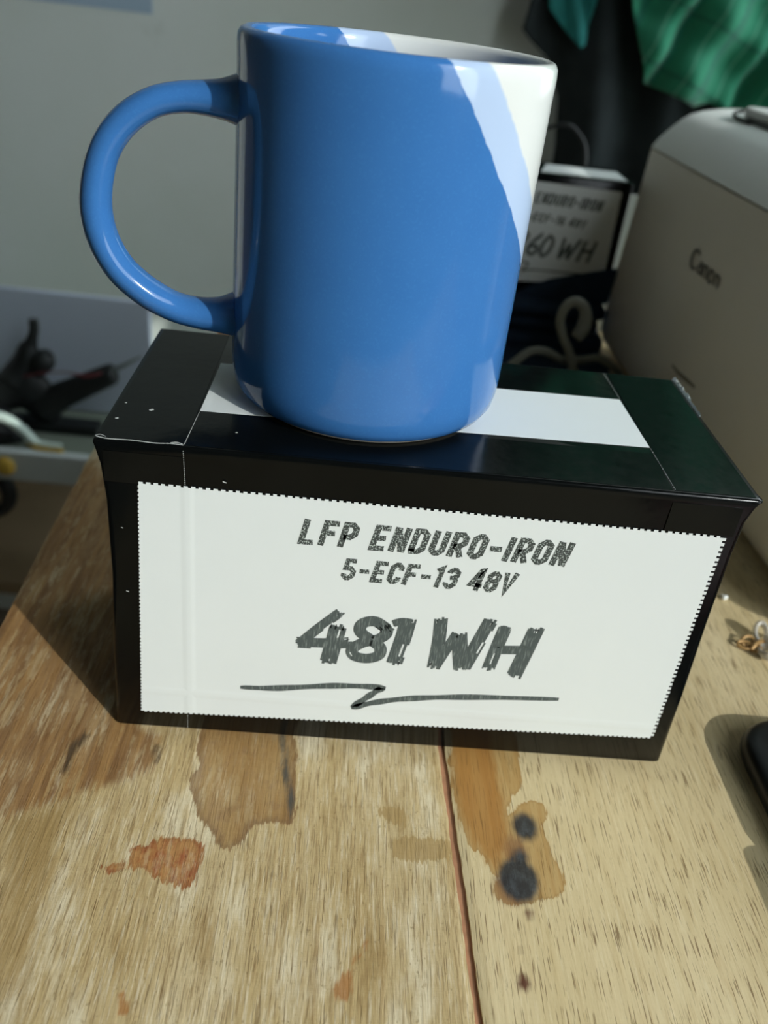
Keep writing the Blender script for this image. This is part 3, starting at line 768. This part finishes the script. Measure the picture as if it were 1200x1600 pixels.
for pts, ox in G2:
    brush(mb, [(-0.0258+(x+ox)*0.0172+z*0.0030, 0.0285+z*0.0148-0.0018*(ox/2.7)) for x, z in pts], 0.0012, p2, rnd, 4)
mb.build('capacity_lettering', m_ink, L2)
mb = MB(); flourish(mb, [(-0.036, 0.0235), (-0.022, 0.0228), (-0.013, 0.0220), (-0.0165, 0.0165), (-0.008, 0.0180), (0.030, 0.0185)], 0.0006, p2); mb.build('underline_flourish', m_ink, L2)
# dark patch standing in for the shadow across the lower label
dk = [(-0.020, 0.0), (0.048, 0.0), (0.050, 0.026), (0.038, 0.0225), (0.022, 0.0185), (0.004, 0.0130), (-0.012, 0.0060)]
MB().box((0.1575, 0.441, 0.0), (0.185, 0.4425, 0.102)).build('white_card', m_paper)
tag(bpy.data.objects['white_card'], 'narrow white card standing in the gap between the 260 WH box and the printer', 'card')
fl = flat_poly(dk, lambda x, z, h: (x+0.1085, 0.3985-h+0.0005*math.sin(x*200), 0.0346+z), 0.0015).build('label_shade_patch', m_navy)
tag(fl, 'dark patch standing in for the shadow over the lower right of the 260 WH label', 'cloth')

# white cables behind the large box
m_cable = simple('grey_white_cable', lin(112, 114, 104), 0.5, 0.3, 0.06, 80)
o = MB().tube([(0.070, 0.322, 0.003), (0.0700, 0.305, 0.0040), (0.0786, 0.303, 0.0160), (0.088, 0.305, 0.0240), (0.0973, 0.306, 0.0250), (0.1104, 0.308, 0.0200), (0.1221, 0.310, 0.0200), (0.1349, 0.312, 0.0215), (0.150, 0.316, 0.012), (0.1555, 0.330, 0.003)], 0.0026, 10, 6, up=(0, 0, 1)).build('power_cable', m_cable, None, True); o.location.z = 0.0034
tag(o, 'white cable lying in a low wave behind the big box', 'cable')
o = MB().tube([(0.118, 0.296, 0.0030), (0.1165, 0.300, 0.0150), (0.1120, 0.303, 0.0270), (0.1070, 0.305, 0.0350), (0.1028, 0.306, 0.0450), (0.1045, 0.306, 0.0545), (0.1100, 0.306, 0.0580), (0.1162, 0.305, 0.0535), (0.1170, 0.303, 0.0440), (0.1130, 0.300, 0.0380)], [0.0028, 0.0028, 0.0028, 0.0028, 0.0028, 0.0030, 0.0032, 0.0036, 0.0046, 0.0040], 10, 6).build('looped_cable', m_cable, None, True); o.location.z = 0.0034
tag(o, 'white cable end standing up in a loop below the 260 WH box', 'cable')
o = MB().tube([(0.084, 0.285, 0.003), (0.088, 0.287, 0.012), (0.0945, 0.289, 0.0150), (0.104, 0.291, 0.0110), (0.113, 0.291, 0.0075), (0.124, 0.290, 0.0060), (0.137, 0.290, 0.0040), (0.152, 0.291, 0.003)], 0.0024, 10, 6, up=(0, 0, 1)).build('power_cable', m_cable, None, True); o.location.z = 0.0034
tag(o, 'white cable nearest the big box, lowest of the white cables', 'cable')

# ------------------------------------------------------------------ small things on the table, right
PH = thing('phone_case', (0.1565, -0.0445, 0), 'black rounded slab lying at the right edge of the table', 'device')
m_blk = simple('black_rubber', (0.010, 0.012, 0.013, 1), 0.35, 0.4, 0.2, 60)
LL = []
for z, i in ((0.0, 0.003), (0.0010, 0.001), (0.0035, 0.0), (0.0060, 0.0), (0.0082, 0.0012), (0.0092, 0.0032), (0.0096, 0.006)): LL.append(rrect(-0.037+i, 0.042-i, -0.006+i, 0.062-i, 0.016, z, 8))
MB().loops(LL).build('shell', m_blk, PH, True, 60)
MB().loops([rrect(-0.029, 0.036, 0.001, 0.054, 0.010, z, 6) for z in (0.0095, 0.0098)]).build('cover_glass', simple('dark_glass', (0.006, 0.007, 0.008, 1), 0.08, 0.5), PH)
RB = thing('red_case', (0.1745, -0.0795, 0), 'dark red plastic case at the right edge, in front of the black slab', 'case')
m_red = simple('red_plastic', lin(150, 42, 40), 0.4, 0.4, 0.1, 60)
LL = [rrect(-0.0475+i, 0.042-i, -0.030+i, 0.0285-i, 0.004, z, 5) for z, i in ((0.0, 0.001), (0.001, 0), (0.0085, 0))]
MB().loops(LL).build('base', m_red, RB, True, 50)
LL = [rrect(-0.0475+i, 0.042-i, -0.030+i, 0.0285-i, 0.004, z, 5) for z, i in ((0.0088, 0.0006), (0.0092, 0.0), (0.0160, 0), (0.0172, 0.0012))]
MB().loops(LL).build('lid', m_red, RB, True, 50)

CH = thing('wire_trinket', (0.1500, 0.0660, 0), 'small twist of bronze wire with clear plastic loops beside the printer', 'trinket')
m_bronze = simple('bronze_wire', lin(182, 146, 94), 0.35, 0.5, 0.2, 500, metal=0.35)
m_clear = NT('clear_plastic'); m_clear.set(color=(0.9, 0.88, 0.82, 1), rough=0.15, spec=0.5, trans=0.55, ior=1.4); m_clear = m_clear.m


def loop3(mb, c, u, v, a, b, rad, flat=1.0):
    c, u, v = Vector(c), Vector(u).normalized(), Vector(v).normalized()
    mb.tube([tuple(c+u*(a*math.cos(t))+v*(b*math.sin(t))) for t in [2*math.pi*k/10 for k in range(10)]], rad, 7, 4, closed=True, up=tuple(u.cross(v)), flat=flat)


mb = MB()
loop3(mb, (-0.0035, 0.0015, 0.0020), (1, 0.2, 0.15), (0, 0.8, 0.6), 0.0026, 0.0019, 0.00055)
loop3(mb, (-0.0052, -0.0008, 0.0016), (1, -0.25, 0), (0.2, 0.9, 0.35), 0.0030, 0.0017, 0.0006)
loop3(mb, (-0.0020, -0.0022, 0.0018), (0.8, -0.6, 0.2), (0.4, 0.6, 0.6), 0.0026, 0.0014, 0.00055)
mb.tube([(-0.0035, -0.0030, 0.0010), (-0.001, -0.0008, 0.0026), (0.0018, 0.0010, 0.0024), (0.0050, 0.0022, 0.0016)], 0.0011, 8, 5, up=(0, 0, 1))
mb.build('wire_twist', m_bronze, CH, True)
for c, u, v, a, b in (((0.0030, 0.0052, 0.0038), (0.1, 0.8, 0.55), (0.9, -0.1, 0.1), 0.0042, 0.0024), ((0.0022, -0.0052, 0.0026), (0.15, 0.9, -0.25), (0.9, -0.1, 0.3), 0.0046, 0.0030), ((0.0085, 0.0008, 0.0030), (1, 0.2, 0.1), (0, 0.8, 0.5), 0.0040, 0.0026)):
    mb = MB(); loop3(mb, c, u, v, a, b, 0.0010, 1.8); mb.build('plastic_loop', m_clear, CH, True)
CR = MB()
for c, r in (((0, 0, 0.0011), 0.0012), ((0.0011, 0.0008, 0.0009), 0.0010), ((-0.0004, 0.0012, 0.0009), 0.0009)):
    CR.lathe([(0, -r), (r*0.7, -r*0.75), (r, 0), (r*0.75, r*0.7), (0, r)], 10, c)
o = CR.build('foam_crumb', simple('white_foam', lin(232, 236, 232), 0.8, 0.2), None, True)
o.location = (0.1476, 0.0975, 0.0); tag(o, 'tiny white foam crumb on the table beside the right side of the big box', 'crumb')

# ------------------------------------------------------------------ side bench at the left with its things
BE = thing('side_bench', (-0.55, 0.79, -0.75), 'low side bench with a white front rail and brown lower shelf, left behind the table', 'bench')
m_rail = simple('white_painted_wood', lin(196, 206, 204), 0.6, 0.3, 0.06, 20)
m_shelf = simple('brown_board', lin(150, 132, 104), 0.8, 0.15, 0.2, 14)
m_top = simple('grey_green_board', lin(120, 130, 118), 0.7, 0.2, 0.12, 16)
MB().box((-0.40, -0.152, 0.472), (0.36, 0.155, 0.487)).build('top', m_top, BE)
bevel(MB().box((-0.40, -0.163, 0.452), (0.36, -0.152, 0.488)).build('front_rail', m_rail, BE), 0.002)
MB().box((-0.40, -0.125, 0.262), (0.36, 0.155, 0.280)).build('lower_shelf', m_shelf, BE)
for x in (-0.39, 0.31):
    for y in (-0.115, 0.115): MB().box((x, y, 0), (x+0.04, y+0.035, 0.472)).build('leg', m_shelf, BE)
m_yel = simple('yellow_plastic', lin(196, 164, 70), 0.5, 0.3, 0.1, 60)
MB().lathe([(0.0, 0.0), (0.011, 0.0), (0.0115, 0.002), (0.009, 0.005), (0.004, 0.006), (0.0, 0.006)], 24).build('yellow_knob', m_yel, BE, True, 40)
kn = BE.children[-1]; kn.location = (0.167, -0.163, 0.470); kn.rotation_euler = (math.pi/2, 0, 0)
o = MB().tube([(-0.362, 0.645, -0.2600), (-0.352, 0.638, -0.2605), (-0.338, 0.636, -0.2605), (-0.322, 0.636, -0.2605)], 0.0024, 8, 5, up=(0, 0, 1)).build('yellow_pencil', m_yel, None, True)
tag(o, 'short yellow stick lying along the white bench rail', 'stick')

o = MB().box((-0.60, 0.740, -0.262), (-0.247, 0.748, -0.120)).build('foam_board', simple('grey_blue_board', lin(186, 198, 212), 0.8, 0.15, 0.04, 6))
bevel(o, 0.0015); tag(o, 'pale grey blue board standing upright on the side bench', 'board')

SH = thing('white_rimmed_shell', (-0.425, 0.665, -0.263), 'black domed shell with a curved white rim on the side bench', 'helmet')
LL = []
for k in range(7):
    a = math.pi/2*k/6.5; LL.append([(0.058*math.cos(a)*math.cos(t), 0.03*math.cos(a)*math.sin(t), 0.036*math.sin(a)) for t in [2*math.pi*i/28 for i in range(28)]])
MB().loops(LL).build('dome', m_blk, SH, True)
m_sw = simple('white_rubber', lin(190, 208, 198), 0.5, 0.3, 0.04, 40)
MB().tube([(0.0, -0.022, 0.0365), (0.026, -0.024, 0.0365), (0.045, -0.024, 0.0325), (0.060, -0.022, 0.0190), (0.071, -0.020, 0.0055), (0.083, -0.020, 0.0035), (0.098, -0.018, 0.0030)], [0.0050, 0.0052, 0.0055, 0.0055, 0.0048, 0.0036, 0.0022], 12, 6).build('rim', m_sw, SH, True)

TO = thing('clamp_tool', (-0.372, 0.690, -0.262), 'black hand tool with a round knob and a long tapered arm on the side bench', 'tool')
m_tool = simple('dull_black_plastic', (0.012, 0.015, 0.015, 1), 0.55, 0.3, 0.3, 60)
bx = TO.location
rel = lambda P, y=0.0: [(x/1000+0.372, y, z/1000+0.262) for x, z in P]
MB().tube(rel([(-420, -232), (-398, -222), (-380, -214), (-366, -222), (-355, -240), (-350, -256)]), [0.016, 0.022, 0.026, 0.024, 0.018, 0.010], 14, 6, up=(0, 1, 0), flat=0.6).build('body', m_tool, TO, True)
MB().tube(rel([(-385, -205), (-374, -184), (-369, -172), (-366, -163)]), [0.018, 0.013, 0.0115, 0.009], 12, 6).build('neck', m_tool, TO, True)
MB().tube(rel([(-366, -166), (-361, -152), (-359, -143), (-359, -134)]), [0.008, 0.0055, 0.0052, 0.0052], 10, 5).build('post', m_tool, TO, True)
MB().tube(rel([(-362, -196), (-356, -186), (-351, -178), (-346, -172)]), [0.008, 0.0115, 0.0125, 0.008], 14, 5).build('knob', m_tool, TO, True)
MB().tube(rel([(-358, -236), (-340, -222), (-310, -205), (-283, -190), (-276, -187)]), [0.018, 0.016, 0.0140, 0.0125, 0.010], 12, 6).build('arm', m_tool, TO, True)
MB().tube(rel([(-280, -184), (-268, -178), (-256, -170), (-246, -164)]), [0.0035, 0.0024, 0.0016, 0.0010], 8, 5).build('tip', simple('steel_tip', lin(120, 130, 128), 0.35, 0.5, 0.1, 60, metal=0.5), TO, True)
MB().tube(rel([(-372, -196), (-350, -189), (-325, -186), (-304, -188), (-288, -183)], -0.012), [0.0009, 0.0009, 0.0009, 0.0018, 0.0014], 8, 5).build('red_wire', simple('red_insulation', lin(112, 58, 62), 0.5, 0.3), TO, True)
MB().box((-0.022, -0.012, 0.0), (0.075, 0.012, 0.010)).build('foot_plate', m_tool, TO)

CO = thing('cable_coil', (-0.420, 0.652, -0.297), 'black coil hanging under the white bench rail', 'coil')
mb = MB()
for k in range(3): loop3(mb, (0, 0.002*k, -0.036), (1, 0, 0), (0, 0, 1), 0.024+0.002*k, 0.027+0.001*k, 0.0065)
mb.build('coil_loops', m_blk, CO, True)
MB().tube([(0, 0.002, 0.0), (0, 0.002, -0.006), (0.001, 0.002, -0.012)], 0.0014, 8, 4).build('hook', m_dkgrey, CO, True)

o = MB().box((-0.52, 0.9487, 0.150), (-0.281, 0.95, 0.40)).build('paper_sheet', simple('pale_blue_paper', lin(168, 190, 206), 0.8, 0.1, 0.03, 8))
tag(o, 'pale blue sheet of paper fixed high on the wall at top left', 'paper')


# ------------------------------------------------------------------ cloths hanging on the back wall
def cloth_mesh(left, right, bottom, top, y0, fold, nu=70, nv=50):
    """hanging cloth: left/right edges as functions of z, hem as function of u"""
    V, F = [], []
    for j in range(nv+1):
        for i in range(nu+1):
            u, v = i/nu, j/nv
            z = bottom(u)+(top-bottom(u))*v
            x = left(z)+(right(z)-left(z))*u
            V.append((x, y0+fold(x, z, u), z))
    for j in range(nv):
        for i in range(nu):
            a = j*(nu+1)+i; F.append((a, a+1, a+nu+2, a+nu+1))
    return V, F


def interp(P):
    P = sorted(P); return lambda t: float(np.interp(t, [p[0] for p in P], [p[1] for p in P]))


def solid(o, t):
    m = o.modifiers.new('solid', 'SOLIDIFY'); m.thickness = t; m.offset = 0; return o


m_dark = simple('black_fabric', lin(46, 52, 53), 0.95, 0.08, 0.4, 30)
DC = thing('dark_garment', (0.25, 0.945, 0.62), 'black garment hanging on the back wall left of the green cloth', 'garment')
le = interp([(-0.2, 0.212), (0.062, 0.205), (0.12, 0.195), (0.156, 0.176), (0.181, 0.137), (0.212, 0.141), (0.30, 0.160), (0.62, 0.22)])
V, F = cloth_mesh(le, lambda z: 0.43-0.03*max(0, z), lambda u: -0.20+0.02*math.sin(u*9), 0.62, 0.895, lambda x, z, u: 0.014*math.sin(x*70+z*9)+0.008*math.sin(x*33+z*26), 90, 90)
solid(mesh_obj('cloth', [(x-0.25, y-0.945, z-0.62) for x, y, z in V], F, m_dark, DC, True), 0.002)
V, F = cloth_mesh(interp([(0.172, 0.202), (0.205, 0.160), (0.215, 0.157), (0.26, 0.158)]), lambda z: 0.206+0.1*max(0, z-0.2), lambda u: 0.172+0.004*u, 0.26, 0.868, lambda x, z, u: 0.004*math.sin(x*260+z*90), 26, 26)
m_teal = simple('teal_fabric', lin(52, 128, 124), 0.85, 0.1, 0.35, 60)
solid(mesh_obj('teal_lining', [(x-0.25, y-0.945, z-0.62) for x, y, z in V], F, m_teal, DC, True), 0.0015)
m_hook = simple('steel_hook', lin(140, 144, 144), 0.35, 0.5, 0.1, 60, metal=0.8)
MB().tube([(0.0, 0.005, 0.03), (0.0, -0.03, 0.028), (0.0, -0.058, 0.005), (0.0, -0.066, 0.03)], 0.003, 8, 5, up=(1, 0, 0)).build('wall_hook', m_hook, DC, True)


def plaid_material():
    t = NT('green_plaid')
    s = t.n('ShaderNodeSeparateXYZ', {0: t.co()}); x, z = s.outputs[0], s.outputs[2]
    a = t.math('ADD', t.math('MULTIPLY', x, 0.94), t.math('MULTIPLY', z, -0.34)); b = t.math('ADD', t.math('MULTIPLY', x, 0.34), t.math('MULTIPLY', z, 0.94))
    def band(v, per, lo, hi, off=0.0):
        f = t.math('ABSOLUTE', t.math('SUBTRACT', t.math('FRACT', t.math('MULTIPLY_ADD', v, 1/per, off)), 0.5))
        return t.step(f, hi, lo)
    n = t.noise((24, 24, 24), 4)
    c = t.mix(n, lin(34, 112, 84), lin(50, 146, 110))
    c = t.mix(t.math('MULTIPLY', band(a, 0.046, 0.05, 0.12), 0.45), c, lin(20, 74, 72))
    c = t.mix(t.math('MULTIPLY', band(b, 0.056, 0.02, 0.05, 0.3), 0.4), c, lin(16, 62, 56))
    c = t.mix(t.math('MULTIPLY', band(a, 0.046, 0.01, 0.03, 0.5), 0.5), c, lin(120, 190, 160))
    return t.set(color=c, rough=0.75, spec=0.2, sheen=0.2)


GC = thing('green_cloth', (0.36, 0.945, 0.60), 'green plaid cloth hanging above the printer', 'cloth')
hem = interp([(0.0, 0.150), (0.10, 0.142), (0.17, 0.134), (0.22, 0.140), (0.30, 0.128), (0.40, 0.126), (0.5, 0.112), (0.7, 0.10), (1.0, 0.12)])


def gfold(x, z, u):
    s = x*0.94-z*0.34
    return 0.009*math.sin(s*48+0.6)+0.006*math.sin(s*117+2)+0.006*math.sin(x*50+z*90)+0.03*math.exp(-((s-0.300)/0.009)**2)+0.02*math.exp(-((s-0.205)/0.008)**2)


V, F = cloth_mesh(interp([(0.1, 0.268), (0.15, 0.262), (0.222, 0.232), (0.6, 0.20)]), lambda z: 0.60, hem, 0.60, 0.800, gfold, 130, 80)
solid(mesh_obj('cloth', [(x-0.36, y-0.945, z-0.60) for x, y, z in V], F, plaid_material(), GC, True), 0.0015)
MB().tube([(0.0, 0.005, 0.03), (0.0, -0.10, 0.028), (0.0, -0.150, -0.005), (0.0, -0.160, 0.03)], 0.003, 8, 5, up=(1, 0, 0)).build('wall_hook', m_hook, GC, True)
o = MB().tube([(0.1295, 0.60, 0.1200), (0.1426, 0.60, 0.1245), (0.1545, 0.60, 0.1215), (0.1674, 0.60, 0.1038), (0.172, 0.62, 0.06), (0.170, 0.66, -0.10), (0.175, 0.72, -0.40), (0.18, 0.75, -0.748)], 0.0016, 8, 6).build('black_wire', m_blk, None, True)
tag(o, 'thin black wire arching behind the 260 WH box', 'wire')
